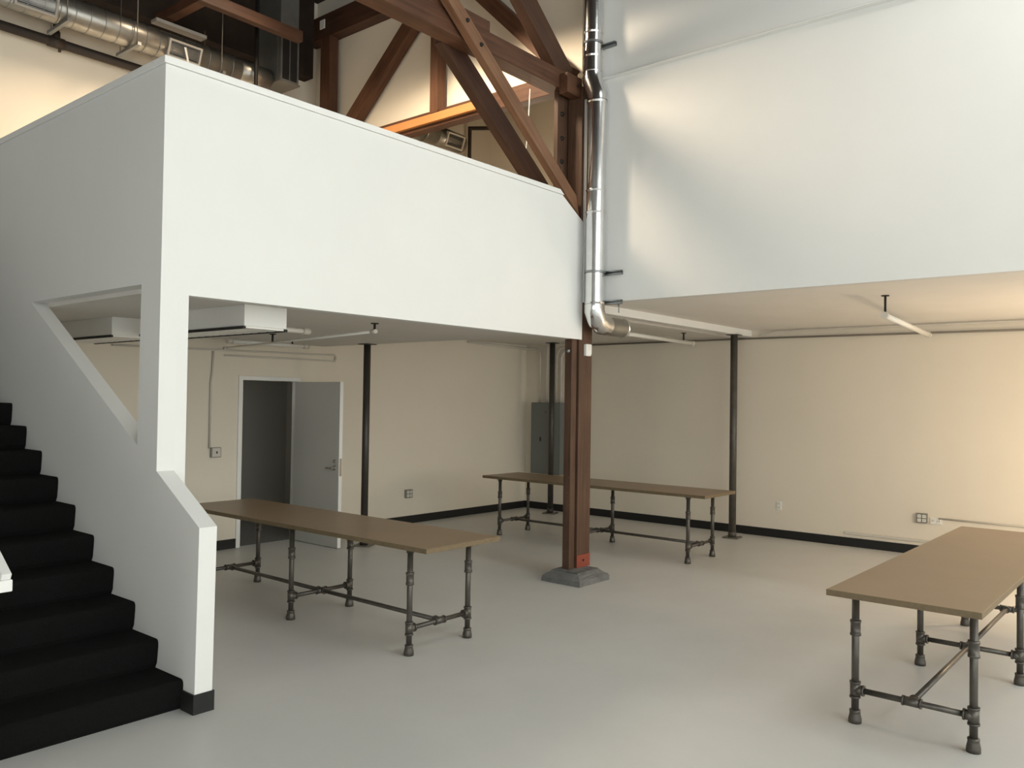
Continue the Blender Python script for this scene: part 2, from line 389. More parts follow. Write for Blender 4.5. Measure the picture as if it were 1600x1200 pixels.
for a, b in zip(WX, WX[1:]):
    window(k, a + .1, b - .1, WZ0, WZ1, 2, 4); k += 1
for a, b in zip(SX, SX[1:]):
    window(k, a + .08, b - .08, SZ0, SZ1, 2, 2); k += 1

# ---------------------------------------------------------------- staircase
st = thing('staircase', 'black carpeted staircase climbing beside the white stair wall', 'stairs', (1.9, 4.55, 0))
NS = 16; TR, RI = .296, .1718
for i in range(NS):
    yn = 4.506 + TR * i; z1 = RI * (i + 1); z0 = RI * i
    r = .024; pr = [(yn + .030, z0), (yn + .012, z0 + .03), (yn, z1 - .045)]
    for a in range(7):
        t = PI - a * PI / 12; pr.append((yn + r + r * math.cos(t), z1 - r + r * math.sin(t)))
    yb = yn + TR + (.06 if i < NS - 1 else .44)
    pr += [(yb, z1), (yb, z0)]
    bm = nb(); prism(bm, pr, 'x', 1.302, XS - .002); obj('step', bm, M['carpet'], st)

hr = thing('handrail', 'white square handrail returning into the outer stair wall', 'handrail', (1.3, 4.03, .95))
bar('rail', (1.393, 4.035, .982), (1.393, 7.2, .982 + 3.165 * .578), .042, .055, M['trimw'], hr)
bar('return', (1.302, 4.035, .957), (1.414, 4.035, .957), .046, .052, M['trimw'], hr)
for y in (5.2, 6.8):
    z = .975 + (y - 4.035) * .578
    bm = nb(); box(bm, 1.373, 1.413, y - .02, y + .02, z - .98, z - .02); obj('baluster', bm, M['trimw'], hr)

# ---------------------------------------------------------------- timber pillar
pl = thing('timber_pillar', 'brown built-up timber pillar standing on a grey concrete pier', 'pillar', (6.9, 4.9, 0))
bm = nb()
X0, X1, Y0_, Y1_ = 6.618, 7.14, 4.655, 5.125
ring = []
for z, d in ((0, 0), (.055, .004), (.105, .075), (.118, .082)):
    ring.append([bm.verts.new(c) for c in ((X0 + d, Y0_ + d, z), (X1 - d, Y0_ + d, z), (X1 - d, Y1_ - d, z), (X0 + d, Y1_ - d, z))])
for A, B in zip(ring, ring[1:]):
    for j in range(4): bm.faces.new((A[j], A[(j + 1) % 4], B[(j + 1) % 4], B[j]))
bm.faces.new(ring[0][::-1]); bm.faces.new(ring[-1])
bmesh.ops.subdivide_edges(bm, edges=bm.edges, cuts=5, use_grid_fill=True)
for v in bm.verts:
    if v.co.z > .004: v.co += Vector((random.uniform(-.004, .004), random.uniform(-.004, .004), random.uniform(-.003, .003)))
o = obj('pier', bm, M['stone'], pl); o['label'] = 'grey chamfered concrete pier'
bar('post', (6.998, 4.975, .116), (6.998, 4.975, 5.0), .225, .18, M['woodold'], pl, up=(0, 1, 0))
bar('post', (6.821, 4.943, .116), (6.821, 4.943, 3.30), .088, .085, M['woodold'], pl, up=(0, 1, 0))
bar('post', (6.83, 5.105, 3.30), (6.83, 5.105, 4.95), .20, .05, M['woodold'], pl, up=(0, 1, 0))
bar('spacer', (6.875, 4.965, .116), (6.875, 4.965, 3.30), .019, .07, M['wooddark'], pl, up=(0, 1, 0), bevel=0)
bm = nb(); box(bm, 6.884, 7.112, 4.880, 4.8845, .117, .245); o = obj('base_plate', bm, M['red'], pl); o['label'] = 'red painted plate at the foot'
bm = nb(); lathe(bm, (6.995, 4.880, .185), [(.012, 0), (.012, -.006), (.006, -.008)], 10, 'y'); obj('bolt', bm, M['dark'], pl)
for z in (4.24, 4.48, 4.73):
    bm = nb(); lathe(bm, (6.80, 5.079, z), [(.026, 0), (.026, -.006), (.013, -.007), (.013, -.024), (.008, -.026)], 8, 'y'); obj('bolt', bm, M['dark'], pl)
bm = nb(); lathe(bm, (6.777, 4.945, 2.30), [(.024, 0), (.024, -.006), (.011, -.008), (.011, -.02)], 8, 'x'); obj('bolt', bm, M['strut'], pl)

sn = thing('wall_sensor', 'small white plastic sensor box high on the timber pillar', 'sensor', (7.02, 4.884, 2.27))
bm = nb(); prism(bm, [(6.96, 2.262), (6.96, 2.372), (6.968, 2.38), (7.052, 2.38), (7.06, 2.372), (7.06, 2.285), (7.045, 2.258), (6.97, 2.258)], 'y', 4.884, 4.852); obj('housing', bm, M['plastic'], sn, bevel=.004)
bm = nb(); box(bm, 6.985, 7.035, 4.8495, 4.852, 2.275, 2.315); obj('lens', bm, M['trimw'], sn)

# ---------------------------------------------------------------- truss over the mezzanine wall
t1 = thing('roof_truss', 'big brown timber truss over the mezzanine wall with a crossed knee brace', 'truss', (5.5, 5.1, 4.94))
bar('bottom_chord', (2.62, 5.11, 5.045), (6.99, 5.11, 5.045), .19, .19, M['wood'], t1, bevel=.008)
bar('splice_plate', (2.62, 5.095, 5.19), (5.61, 5.095, 5.19), .15, .10, M['wood'], t1, bevel=.006)
bar('knee_brace', (4.93, 4.945, 5.245), (6.905, 4.945, 3.735), .08, .125, M['woodlight'], t1, up=(.6, 0, .8), bevel=.004, ends=[(0, 0), (.02, -.145)])
bar('knee_brace', (5.20, 5.26, 5.075), (6.89, 5.26, 3.80), .10, .20, M['wooddark'], t1, up=(.6, 0, .8), bevel=.004, ends=[(.06, -.10), (.0, -.24)])
bar('diagonal', (6.85, 5.10, 5.12), (5.05, 5.10, 6.60), .12, .24, M['wooddark'], t1, up=(.6, 0, .8), bevel=.006)
bar('bearing_block', (6.66, 4.965, 4.985), (6.91, 4.965, 4.985), .11, .20, M['wood'], t1, bevel=.008)
for p in ((5.185, 4.903, 5.065), (5.365, 4.903, 4.915)):
    bm = nb(); lathe(bm, p, [(.020, 0), (.020, -.005), (.012, -.006), (.012, -.018)], 8, 'y'); obj('bolt', bm, M['dark'], t1)
bm = nb(); lathe(bm, (6.83, 4.909, 4.99), [(.018, 0), (.018, -.005), (.010, -.006), (.010, -.016)], 8, 'y'); obj('bolt', bm, M['dark'], t1)
bm = nb(); tube(bm, [(5.10, 5.11, 5.14), (5.10, 5.11, 6.9)], .011, 10); obj('tie_rod', bm, M['steel'], t1)

# truss in the plane of the right wall, running back along the loft
t2 = thing('roof_truss', 'long brown timber truss along the loft wall with posts and an orange ledger', 'truss', (7.1, 7.4, 5.05))
bar('bottom_chord', (7.12, 5.17, 5.19), (7.12, 9.74, 5.19), .14, .20, M['wood'], t2)
bar('top_chord', (7.10, 6.2, 6.90), (7.10, 9.74, 6.90), .18, .32, M['wooddark'], t2)
o = bar('ledger', (7.025, 6.30, 5.185), (7.025, 9.74, 5.185), .05, .10, M['orange'], t2); o['label'] = 'bright orange ledger board'
bar('post', (7.075, 9.29, 5.24), (7.075, 9.29, 6.74), .20, .15, M['wood'], t2, up=(1, 0, 0))
bar('post', (7.075, 7.165, 5.24), (7.075, 7.165, 6.74), .125, .15, M['wood'], t2, up=(1, 0, 0))
bar('diagonal', (7.10, 9.02, 5.29), (7.10, 7.36, 6.74), .14, .20, M['wood'], t2)
bar('diagonal', (7.12, 5.20, 5.25), (7.12, 6.95, 6.95), .15, .17, M['wood'], t2)
bm = nb(); box(bm, 6.985, 7.0, 9.30, 9.40, 6.86, 6.98); obj('clip', bm, M['plastic'], t2)

# purlins of the roof
def purlin(p0, p1, w, h, m, label):
    o = bar('roof_beam', p0, p1, w, h, m, None); tag(o, label, 'beam'); return o
purlin((4.72, 8.56, 6.21), (6.08, 8.56, 6.21), .10, .13, M['wooddark'], 'dark red-brown roof tie running to the air handler above the duct')
purlin((4.79, 8.62, 6.21), (4.79, 9.54, 6.23), .12, .11, M['wood'], 'short brown strut from the roof tie to the loft back wall')

# ---------------------------------------------------------------- shiny exhaust duct by the pillar
ed = thing('exhaust_duct', 'shiny galvanised round duct running down beside the timber pillar', 'duct', (6.885, 4.71, 2.5))
DX, DY = 6.888, 4.708
bm = nb(); tube(bm, [(DX, DY, 2.735), (DX, DY, 4.83)], .097, 32, caps=False); obj('riser', bm, M['galv'], ed)
bm = nb(); tube(bm, [(DX, DY + .06, 5.09), (DX, DY + .06, 7.36)], .097, 32, caps=False); obj('riser', bm, M['galv'], ed)
def gores(name, pts, r, parent):
    bm = nb(); tube(bm, pts, r, 32, caps=False)
    for f in bm.faces: f.smooth = False
    o = obj(name, bm, M['galv'], parent)
    for p in o.data.polygons: p.use_smooth = True
    return o
gores('offset_elbow', [(DX, DY, 4.81), (DX, DY, 4.875), (DX, DY + .028, 4.945), (DX, DY + .06, 5.03), (DX, DY + .06, 5.10)], .1015, ed)
gores('bend', [(DX, DY, 2.76), (DX, DY, 2.70), (DX + .045, DY, 2.615), (DX + .125, DY, 2.573), (DX + .21, DY, 2.565)], .1015, ed)
bm = nb(); tube(bm, [(DX + .19, DY, 2.565), (DX + .52, DY, 2.565)], .097, 32, caps=False); obj('spigot', bm, M['galvm'], ed)
bm = nb(); lathe(bm, (DX + .50, DY, 2.565), [(.090, .02), (.102, .021), (.102, .012), (.097, 0)], 32, 'x'); obj('collar', bm, M['galv'], ed)
bm = nb(); lathe(bm, (DX + .40, DY, 2.565), [(.088, 0), (.088, .004)], 32, 'x'); obj('damper', bm, M['galvm'], ed)
for z, dy in ((3.68, 0), (3.90, 0), (4.79, 0), (2.775, 0), (5.10, .06), (5.26, .06), (5.50, .06)):
    bm = nb(); lathe(bm, (DX, DY + dy, z), [(.0972, -.012), (.1005, -.008), (.1005, .002), (.1035, .005), (.1035, .009), (.0972, .012)], 32); obj('seam_ring', bm, M['galv'], ed)
bm = nb(); box(bm, DX - .055, DX - .01, DY - .104, DY - .096, 2.60, 2.70); 
bm.free()

def strut(z, y0, y1, label, rod=False):
    t = thing('strut_bracket', label, 'bracket', (6.98, (y0 + y1) / 2, z))
    bm = nb()
    box(bm, 6.988, 7.029, y0, y1, z - .021, z - .017); box(bm, 6.988, 7.029, y0, y1, z + .017, z + .021)
    box(bm, 7.025, 7.029, y0, y1, z - .021, z + .021); box(bm, 6.988, 6.992, y0, y1, z + .008, z + .017); box(bm, 6.988, 6.992, y0, y1, z - .017, z - .008)
    obj('channel', bm, M['strut'], t)
    if rod:
        bm = nb(); tube(bm, [(7.008, y0 + .03, z - .02), (7.008, y0 + .03, z - .11)], .005, 8); obj('hanger_rod', bm, M['strut'], t); return
    bm = nb(); tube(bm, [(DX, DY + (.06 if z > 5 else 0), z - .012), (DX, DY + (.06 if z > 5 else 0), z + .012)], .1045, 32, caps=False); obj('strap', bm, M['strut'], t)
strut(5.40, 4.575, 4.80, 'top dark metal bracket holding the shiny duct, above the ledge line')
strut(3.085, 4.47, 4.85, 'middle metal bracket strapping the shiny duct to the tall white wall')
strut(2.79, 4.47, 4.80, 'lowest metal bracket with a hanging rod by the bend of the duct', True)

# ---------------------------------------------------------------- steel posts
def steel_post(x, y, top, r, label, m, rot=0.5):
    t = thing('steel_post', label, 'post', (x, y, 0))
    bm = nb(); tube(bm, [(x, y, .012), (x, y, top)], r, 24); obj('shaft', bm, m, t)
    bm = nb(); c, s = math.cos(rot), math.sin(rot); a = .105
    prism(bm, [(x + c * u * a - s * v * a, y + s * u * a + c * v * a) for u, v in ((-1, -1), (1, -1), (1, 1), (-1, 1))], 'z', 0, .014); obj('base_plate', bm, M['plate'], t, bevel=.003)
    bm = nb(); tube(bm, [(x, y, .014), (x, y, .085)], r + .007, 24); obj('collar', bm, m, t)
    bm = nb(); prism(bm, [(x + .08, y + .08), (x - .08, y + .08), (x - .08, y - .08), (x + .08, y - .08)], 'z', top - .010, top); obj('top_plate', bm, m, t)
    for u, v in ((-1, -1), (1, -1), (1, 1), (-1, 1)):
        bm = nb(); lathe(bm, (x + (c * u - s * v) * .08, y + (s * u + c * v) * .08, .013), [(.010, 0), (.010, .010), (.005, .012)], 8); obj('anchor_bolt', bm, M['plate'], t)
    return t
steel_post(6.66, 7.89, 2.457, .043, 'dark steel post beside the open grey door', M['steel'])
steel_post(10.485, 4.90, 2.721, .047, 'worn dark steel post at the right end of the far table', M['steelw'], .1)
steel_post(10.62, 8.06, 2.724, .045, 'black steel post in front of the grey electrical panel', M['steel'], .3)

# ---------------------------------------------------------------- pipe-leg tables
TZ, TT, BARZ = .78, .034, .186
def table(label, cx, cy, along):
    """along 'x' or 'y': direction of the long side"""
    t = thing('pipe_leg_table', label, 'table', (cx, cy, 0))
    def W(u, v, z): return (cx + u, cy + v, z) if along == 'x' else (cx - v, cy + u, z)
    hl, hw, lv = 1.635, .383, .30
    us = (-1.39, 0, 1.39)
    bm = nb(); pts = [W(-hl, -hw, 0), W(hl, -hw, 0), W(hl, hw, 0), W(-hl, hw, 0)]
    prism(bm, [(p[0], p[1]) for p in pts], 'z', TZ - TT, TZ)
    top = obj('tabletop', bm, M['top'], t, bevel=.003)
    top.data.materials.append(M['topedge'])
    for p in top.data.polygons:
        if abs(p.normal.z) < .5: p.material_index = 1
    for u in us:
        for v in (-lv, lv):
            x, y, _ = W(u, v, 0); r = .0205
            bm = nb(); tube(bm, [(x, y, .05), (x, y, TZ - TT - .008)], r, 18)
            tube(bm, [(x, y, BARZ - .042), (x, y, BARZ + .042)], .0275, 18)
            tube(bm, [(x, y, BARZ - .046), (x, y, BARZ - .036)], .0305, 18); tube(bm, [(x, y, BARZ + .036), (x, y, BARZ + .046)], .0305, 18)
            a = W(u, v, BARZ); b = W(u, v - math.copysign(.048, v), BARZ); tube(bm, [a, b], .0275, 18)
            b2 = W(u, v - math.copysign(.040, v), BARZ); b3 = W(u, v - math.copysign(.050, v), BARZ); tube(bm, [b2, b3], .0305, 18)
            lg = obj('leg', bm, M['pipe'], t)
            bm = nb(); lathe(bm, (x, y, 0), [(.036, 0), (.036, .022), (.030, .050), (.029, .060), (.0305, .062), (.0305, .072), (.0215, .074)], 20); obj('foot', bm, M['pipe'], lg)
            bm = nb(); lathe(bm, (x, y, .535), [(.0210, -.045), (.0300, -.043), (.0300, -.030), (.0270, -.028), (.0270, .028), (.0300, .030), (.0300, .043), (.0210, .045)], 20); obj('coupling', bm, M['pipe'], lg)
            bm = nb(); lathe(bm, (x, y, TZ - TT), [(.045, 0), (.045, -.008), (.029, -.012), (.0275, -.03), (.021, -.031)], 20); obj('floor_flange', bm, M['pipe'], lg)
        bm = nb(); tube(bm, [W(u, -lv + .03, BARZ), W(u, lv - .03, BARZ)], .0165, 16)
        tube(bm, [W(u, -.048, BARZ), W(u, .048, BARZ)], .025, 16)
        for q in (-1, 1): tube(bm, [W(u, q * .040, BARZ), W(u, q * .050, BARZ)], .028, 16)
        for q in ((1,) if u < -1 else (-1,) if u > 1 else (-1, 1)):
            tube(bm, [W(u, 0, BARZ), W(u + q * .046, 0, BARZ)], .025, 16); tube(bm, [W(u + q * .038, 0, BARZ), W(u + q * .048, 0, BARZ)], .028, 16)
        obj('crossbar', bm, M['pipe'], t)
    for a, b in ((us[0], us[1]), (us[1], us[2])):
        bm = nb(); tube(bm, [W(a + .03, 0, BARZ), W(b - .03, 0, BARZ)], .0165, 16); obj('stretcher', bm, M['pipe'], t)
    return t
table('long tan table on dark pipe legs nearest the stairs and door', 4.363, 5.70, 'y')
table('long tan pipe-leg table beyond the timber pillar by the back wall', 8.755, 5.87, 'y')
table('tan pipe-leg table in the right foreground, its far end out of frame', 6.315, 1.247, 'x')

# ---------------------------------------------------------------- electrical panel and conduits
ep = thing('electrical_panel', 'grey electrical panel on the back wall behind the black steel post', 'electrical panel', (10.87, 8.3, .6))
bm = nb(); box(bm, 10.80, XB - .001, 8.02, 8.62, .60, 1.765); obj('cabinet', bm, M['panel'], ep, bevel=.004)
bm = nb(); box(bm, 10.792, 10.80, 8.06, 8.585, .63, 1.74); dd = obj('door', bm, M['panel'], ep, bevel=.002)
bm = nb(); box(bm, 10.784, 10.792, 8.40, 8.425, 1.13, 1.20); obj('latch', bm, M['dark'], dd)
bm = nb(); box(bm, 10.790, 10.792, 8.30, 8.32, 1.60, 1.62); obj('screw', bm, M['dark'], dd)
def pipe_thing(name, pts, r, m, label, cat, n=12):
    bm = nb(); tube(bm, pts, r, n); return tag(obj(name, bm, m), label, cat)
for y, h, lb in ((8.52, 2.66, 'pale conduit rising from the left of the grey panel and bending along the ceiling'),
                 (8.38, 2.71, 'straight pale conduit rising from the panel, just left of the black post'),
                 (8.18, 2.66, 'pale conduit bending right above the panel, next to the black post'),
                 (8.09, 2.62, 'rightmost pale conduit above the grey panel, tucked beside the timber pillar')):
    x = XB - .05; pts = [(x, y, 1.766), (x, y, h - .12)]
    if y > 8.5: pts += [(x, y + .03, h - .05), (x, y + .10, h), (x, YL - .03, h), (x - .10, YL - .03, h + .01), (9.45, YL - .03, h + .03)]
    elif y < 8.3: pts += [(x, y - .03, h - .05), (x, y - .10, h), (x, y - .55, h + .02)]
    else: pts += [(x, y, h)]
    pipe_thing('conduit', pts, .018, M['conduit'], lb, 'conduit')
pipe_thing('conduit', [(XB - .03, 7.54, 2.69), (XB - .03, 4.75, 2.695), (XB - .03, -3.0, 2.655)], .013, M['conduitd'], 'thin dark conduit running along the top of the back wall', 'conduit', 10)
pipe_thing('conduit', [(XB - .045, 4.74, 2.735), (XB - .03, 4.70, 2.74), (XB - .03, 4.52, 2.785), (XB - .03, -3.0, 2.775)], .010, M['conduit'], 'pale conduit tight under the right ceiling at the back wall', 'conduit', 10)
pipe_thing('conduit', [(4.0, YL - .02, 2.315), (5.24, YL - .02, 2.33), (6.90, YL - .02, 2.352), (6.925, YL - .02, 2.325), (6.91, YL - .02, 2.275), (5.3, YL - .02, 2.27)], .011, M['conduit'], 'pale conduit looping across the wall above the doorway', 'conduit', 10)
pipe_thing('conduit', [(5.165, YL - .02, 2.31), (5.155, YL - .02, 2.05), (5.140, YL - .02, 1.95), (5.140, YL - .02, 1.19)], .011, M['conduit'], 'vertical pale conduit dropping to the light switch left of the door', 'conduit', 10)
pipe_thing('conduit', [(XB - .02, 2.48, .460), (XB - .02, 1.7, .458), (XB - .02, -3, .445)], .010, M['conduit'], 'slim surface raceway running right from the outlets on the back wall', 'conduit', 10)
bm = nb(); box(bm, XB - .022, XB, -1.0, 3.58, .155, .185)
tag(obj('raceway', bm, M['conduit'], bevel=.004), 'pale raceway strip just above the black baseboard near the right table', 'raceway')

# ---------------------------------------------------------------- outlets and switch
def outlet(label, p, w, h, d, face, m, rows, cols, sock, depthbox=None):
    t = thing('wall_outlet', label, 'outlet', p)
    x, y, z = p
    def B(u0, u1, v0, v1, d0, d1):
        bm = nb()
        if face == 'x': box(bm, x - d1, x - d0, y + u0, y + u1, z + v0, z + v1)
        else: box(bm, x + u0, x + u1, y - d1, y - d0, z + v0, z + v1)
        return bm
    obj('cover_plate', B(-w/2, w/2, -h/2, h/2, 0, d), m, t, bevel=.003)
    for i in range(rows):
        for j in range(cols):
            u = (j - (cols - 1) / 2) * w / cols * .92; v = (i - (rows - 1) / 2) * h / rows * .86
            s = obj('socket', B(u - w / cols * .34, u + w / cols * .34, v - h / rows * .32, v + h / rows * .32, d, d + .004), sock, t, bevel=.004)
            for q in (-1, 1):
                obj('slot', B(u + q * w / cols * .13 - .002, u + q * w / cols * .13 + .002, v - h / rows * .1, v + h / rows * .16, d + .004, d + .0045), M['dark'], s)
    return t
outlet('metal four-socket outlet low on the wall right of the open door', (8.265, YL, .432), .125, .118, .045, 'y', M['metalplate'], 2, 2, M['plastic'])
outlet('single white outlet on the back wall right of the worn steel post', (XB, 4.447, .432), .072, .118, .010, 'x', M['plastic'], 2, 1, M['plastic'])
outlet('grey metal four-socket outlet on the back wall behind the right table', (XB, 2.665, .448), .118, .115, .045, 'x', M['metalplate'], 2, 2, M['plastic'])
outlet('flat white outlet beside the grey metal one on the back wall', (XB, 2.515, .425), .130, .080, .014, 'x', M['plastic'], 1, 2, M['plastic'])
sw = thing('light_switch', 'metal boxed light switch on the wall left of the doorway', 'switch', (5.215, YL, 1.145))
bm = nb(); box(bm, 5.155, 5.275, YL - .045, YL, 1.085, 1.200); obj('box', bm, M['metalplate'], sw, bevel=.003)
bm = nb(); box(bm, 5.165, 5.265, YL - .048, YL - .045, 1.093, 1.192); obj('cover_plate', bm, M['conduit'], sw, bevel=.002)
bm = nb(); box(bm, 5.210, 5.220, YL - .062, YL - .048, 1.130, 1.155); obj('toggle', bm, M['dark'], sw)

# ---------------------------------------------------------------- strip lights and ceiling boxes
def strip(label, p0, p1, ceil, stems, r=.026):
    t = thing('strip_light', label, 'strip light', ((p0[0] + p1[0]) / 2, (p0[1] + p1[1]) / 2, min(p0[2], p1[2])))
    a, b = Vector(p0), Vector(p1); d = (b - a).normalized()
    bm = nb(); tube(bm, [a, b], r, 16); obj('tube', bm, M['plastic'], t)
    for e, q in ((a, d), (b, -d)):
        bm = nb(); tube(bm, [e - q * .02, e + q * .05], r + .007, 16); obj('end_cap', bm, M['conduit'], t)
    for f in stems:
        p = a + (b - a) * f
        bm = nb(); tube(bm, [(p.x, p.y, p.z + r * .8), (p.x, p.y, ceil - .006)], .011, 10)
        tube(bm, [(p.x, p.y, ceil - .008), (p.x, p.y, ceil)], .035, 14); obj('stem', bm, M['dark'], t)
    return t
strip('long white strip light under the ceiling behind the duct and pillar', (7.62, 5.38, 2.625), (10.2, 5.36, 2.60), 2.725, (.33, .9))
strip('white strip light hanging under the right ceiling near the back wall', (7.98, 2.27, 2.62), (10.15, 2.42, 2.60), 2.805, (.01,))
strip('thin strip light under the mezzanine ceiling running toward the door wall', (4.84, 5.64, 2.385), (5.26, 8.75, 2.35), 2.458, (.0, .62), .012)
strip('short strip light poking right from the white ceiling box', (3.86, 6.02, 2.37), (4.42, 6.04, 2.37), 2.458, (.5,), .022)
strip('short strip light at the far end of the mezzanine ceiling above the door', (5.0, 8.25, 2.40), (6.05, 8.27, 2.40), 2.458, (.8,), .022)
def ceiling_box(label, x0, x1, y0, y1, z0, nslat):
    t = thing('ceiling_box', label, 'ceiling fixture', ((x0 + x1) / 2, (y0 + y1) / 2, z0))
    bm = nb(); box(bm, x0, x1, y0, y1, z0, 2.457); obj('housing', bm, M['white'], t)
    bm = nb()
    box(bm, x0 - .01, x0 + .012, y0 - .0, y1, z0 - .022, z0 - .004); box(bm, x1 - .012, x1 + .01, y0, y1, z0 - .022, z0 - .004)
    obj('side_rail', bm, M['dark'], t)
    bm = nb()
    for i in range(nslat):
        y = y0 + (y1 - y0) * (i + .15) / nslat; box(bm, x0 + .012, x1 - .012, y, y + (y1 - y0) / nslat * .7, z0 - .016, z0)
    obj('louvre', bm, M['plastic'], t)
ceiling_box('white ceiling box with slatted underside nearest the mezzanine front', 3.335, 3.69, 5.30, 6.85, 2.305, 14)
ceiling_box('white ceiling box seen through the triangular stair opening', 3.235, 3.62, 7.15, 8.35, 2.305, 11)

# ---------------------------------------------------------------- loft services
ld = thing('spiral_duct', 'round spiral duct hanging along the loft back wall', 'duct', (4.3, 9.2, 5.65))
bm = nb(); tube(bm, [(2.62, 9.22, 5.81), (5.62, 9.22, 5.81)], .155, 32); obj('pipe', bm, M['galvm'], ld)
for i in range(19):
    x = 2.75 + i * .152
    bm = nb(); tube(bm, [(x - .004, 9.22, 5.81), (x + .004, 9.22, 5.81)], .159, 32); obj('seam', bm, M['strut'], ld)
bm = nb(); tube(bm, [(5.60, 9.22, 5.81), (6.074, 9.22, 5.85)], [.155, .12], 32); obj('reducer', bm, M['galvm'], ld)
def grille(parent, cx, w, h, tilt, yc, zc, ribbon=False, fm='greyduct'):
    # register set on the duct's lower front, facing forward and down
    n = Vector((0, -math.cos(tilt), -math.sin(tilt))); u = Vector((1, 0, 0)); v = n.cross(u)
    c = Vector((cx, yc, zc)) + n * .16
    def Q(bm, u0, u1, v0, v1, d0, d1):
        vs = [bm.verts.new(c + u * a + v * b + n * d) for d in (d0, d1) for b in (v0, v1) for a in (u0, u1)]
        for f in ((0, 2, 3, 1), (4, 5, 7, 6), (0, 1, 5, 4), (2, 6, 7, 3), (0, 4, 6, 2), (1, 3, 7, 5)): bm.faces.new([vs[i] for i in f])
    bm = nb(); e = .022
    Q(bm, -w/2, w/2, -h/2, -h/2 + e, -.05, .012); Q(bm, -w/2, w/2, h/2 - e, h/2, -.05, .012)
    Q(bm, -w/2, -w/2 + e, -h/2 + e, h/2 - e, -.05, .012); Q(bm, w/2 - e, w/2, -h/2 + e, h/2 - e, -.05, .012)
    bmesh.ops.recalc_face_normals(bm, faces=bm.faces)
    g = obj('grille', bm, M[fm], parent)
    bm = nb()
    Q(bm, -w/2 + e, w/2 - e, -h/2 + e, h/2 - e, -.02, -.016); bmesh.ops.recalc_face_normals(bm, faces=bm.faces); obj('backing', bm, M['dark'], g)
    bm = nb(); k = 9
    for i in range(k):
        b = -h/2 + e + (h - 2 * e) * (i + .5) / k; Q(bm, -w/2 + e, w/2 - e, b - .003, b + .003, -.012, .002)
    bmesh.ops.recalc_face_normals(bm, faces=bm.faces); obj('louvre', bm, M['strut'], g)
    if ribbon:
        bm = nb(); Q(bm, .0, .026, -.095, .055, .010, .013)
        for x in bm.verts:
            s = (x.co - c).dot(v); x.co -= u * s * .45
        bmesh.ops.recalc_face_normals(bm, faces=bm.faces); o = obj('ribbon', bm, M['ribbon'], g); o['label'] = 'white ribbon hanging on the grille'
grille(ld, 4.86, .40, .20, .35, 9.22, 5.81, True)
grille(ld, 3.28, .40, .20, .35, 9.22, 5.81)
def trapeze(x, label):
    t = thing('duct_hanger', label, 'hanger', (x, 9.2, 5.62))
    bm = nb(); box(bm, x - .02, x + .02, 8.96, 9.48, 5.615, 5.65); obj('channel', bm, M['strut'], t)
    for y in (9.02, 9.42):
        bm = nb(); tube(bm, [(x, y, 5.63), (x, y, 6.9 if y < 9.2 else 6.25)], .006, 8); obj('rod', bm, M['conduitd'], t)
trapeze(3.55, 'duct hanger left of the dark drop pipe, on the loft duct')
trapeze(4.28, 'duct hanger in the middle of the visible loft duct')
trapeze(5.30, 'duct hanger right of the grille with the white ribbon')
sp = thing('sprinkler_main', 'dark brown sprinkler pipe along the loft back wall with a tee', 'pipe', (4.0, 9.62, 5.6))
bm = nb(); tube(bm, [(2.62, 9.63, 5.615), (7.15, 9.63, 5.615)], .050, 20); obj('pipe', bm, M['pipebrown'], sp)
bm = nb(); tube(bm, [(3.68, 9.63, 5.62), (3.68, 9.63, 6.21)], .032, 18); obj('drop', bm, M['pipebrown'], sp)
bm = nb(); tube(bm, [(3.60, 9.63, 5.615), (3.76, 9.63, 5.615)], .060, 20); tube(bm, [(3.68, 9.63, 5.62), (3.68, 9.63, 5.73)], .043, 18); tube(bm, [(3.72, 9.63, 5.60), (3.72, 9.63, 5.525)], .016, 12)
obj('tee', bm, M['pipebrown'], sp)
pipe_thing('vent_pipe', [(5.72, 8.95, 2.9), (5.72, 8.95, 7.39)], .024, M['dark'], 'black vertical pipe just left of the air handler', 'pipe', 16)

ah = thing('air_handler', 'grey metal air handler box hanging in the loft corner', 'air handler', (6.23, 9.25, 5.79))
bm = nb(); box(bm, 6.095, 6.365, 9.0, 9.49, 5.80, 7.39); obj('casing', bm, M['hvac'], ah, bevel=.006)
bm = nb()
for x in (6.095, 6.34): box(bm, x, x + .025, 8.988, 9.0, 5.80, 6.46)
box(bm, 6.12, 6.34, 8.988, 9.0, 5.80, 5.825); box(bm, 6.12, 6.34, 8.988, 9.0, 6.42, 6.46); box(bm, 6.224, 6.236, 8.988, 9.0, 5.825, 6.42)
obj('frame', bm, M['hvac'], ah)
bm = nb(); box(bm, 6.12, 6.224, 8.995, 8.9995, 5.825, 6.42); box(bm, 6.236, 6.34, 8.995, 8.9995, 5.825, 6.42); obj('filter_panel', bm, M['dark'], ah)
bm = nb(); box(bm, 6.08, 6.38, 8.975, 9.50, 5.785, 5.802); obj('drip_pan', bm, M['hvac'], ah)
bm = nb(); box(bm, 6.086, 6.0945, 9.05, 9.44, 5.84, 6.44); obj('side_panel', bm, M['hvac'], ah)

bm = nb(); box(bm, 4.62, 5.25, 9.28, 9.41, 6.10, 6.14)
tag(obj('ceiling_panel', bm, M['greyduct'], bevel=.003), 'flat grey panel above the loft duct behind the ribbon grille', 'panel')

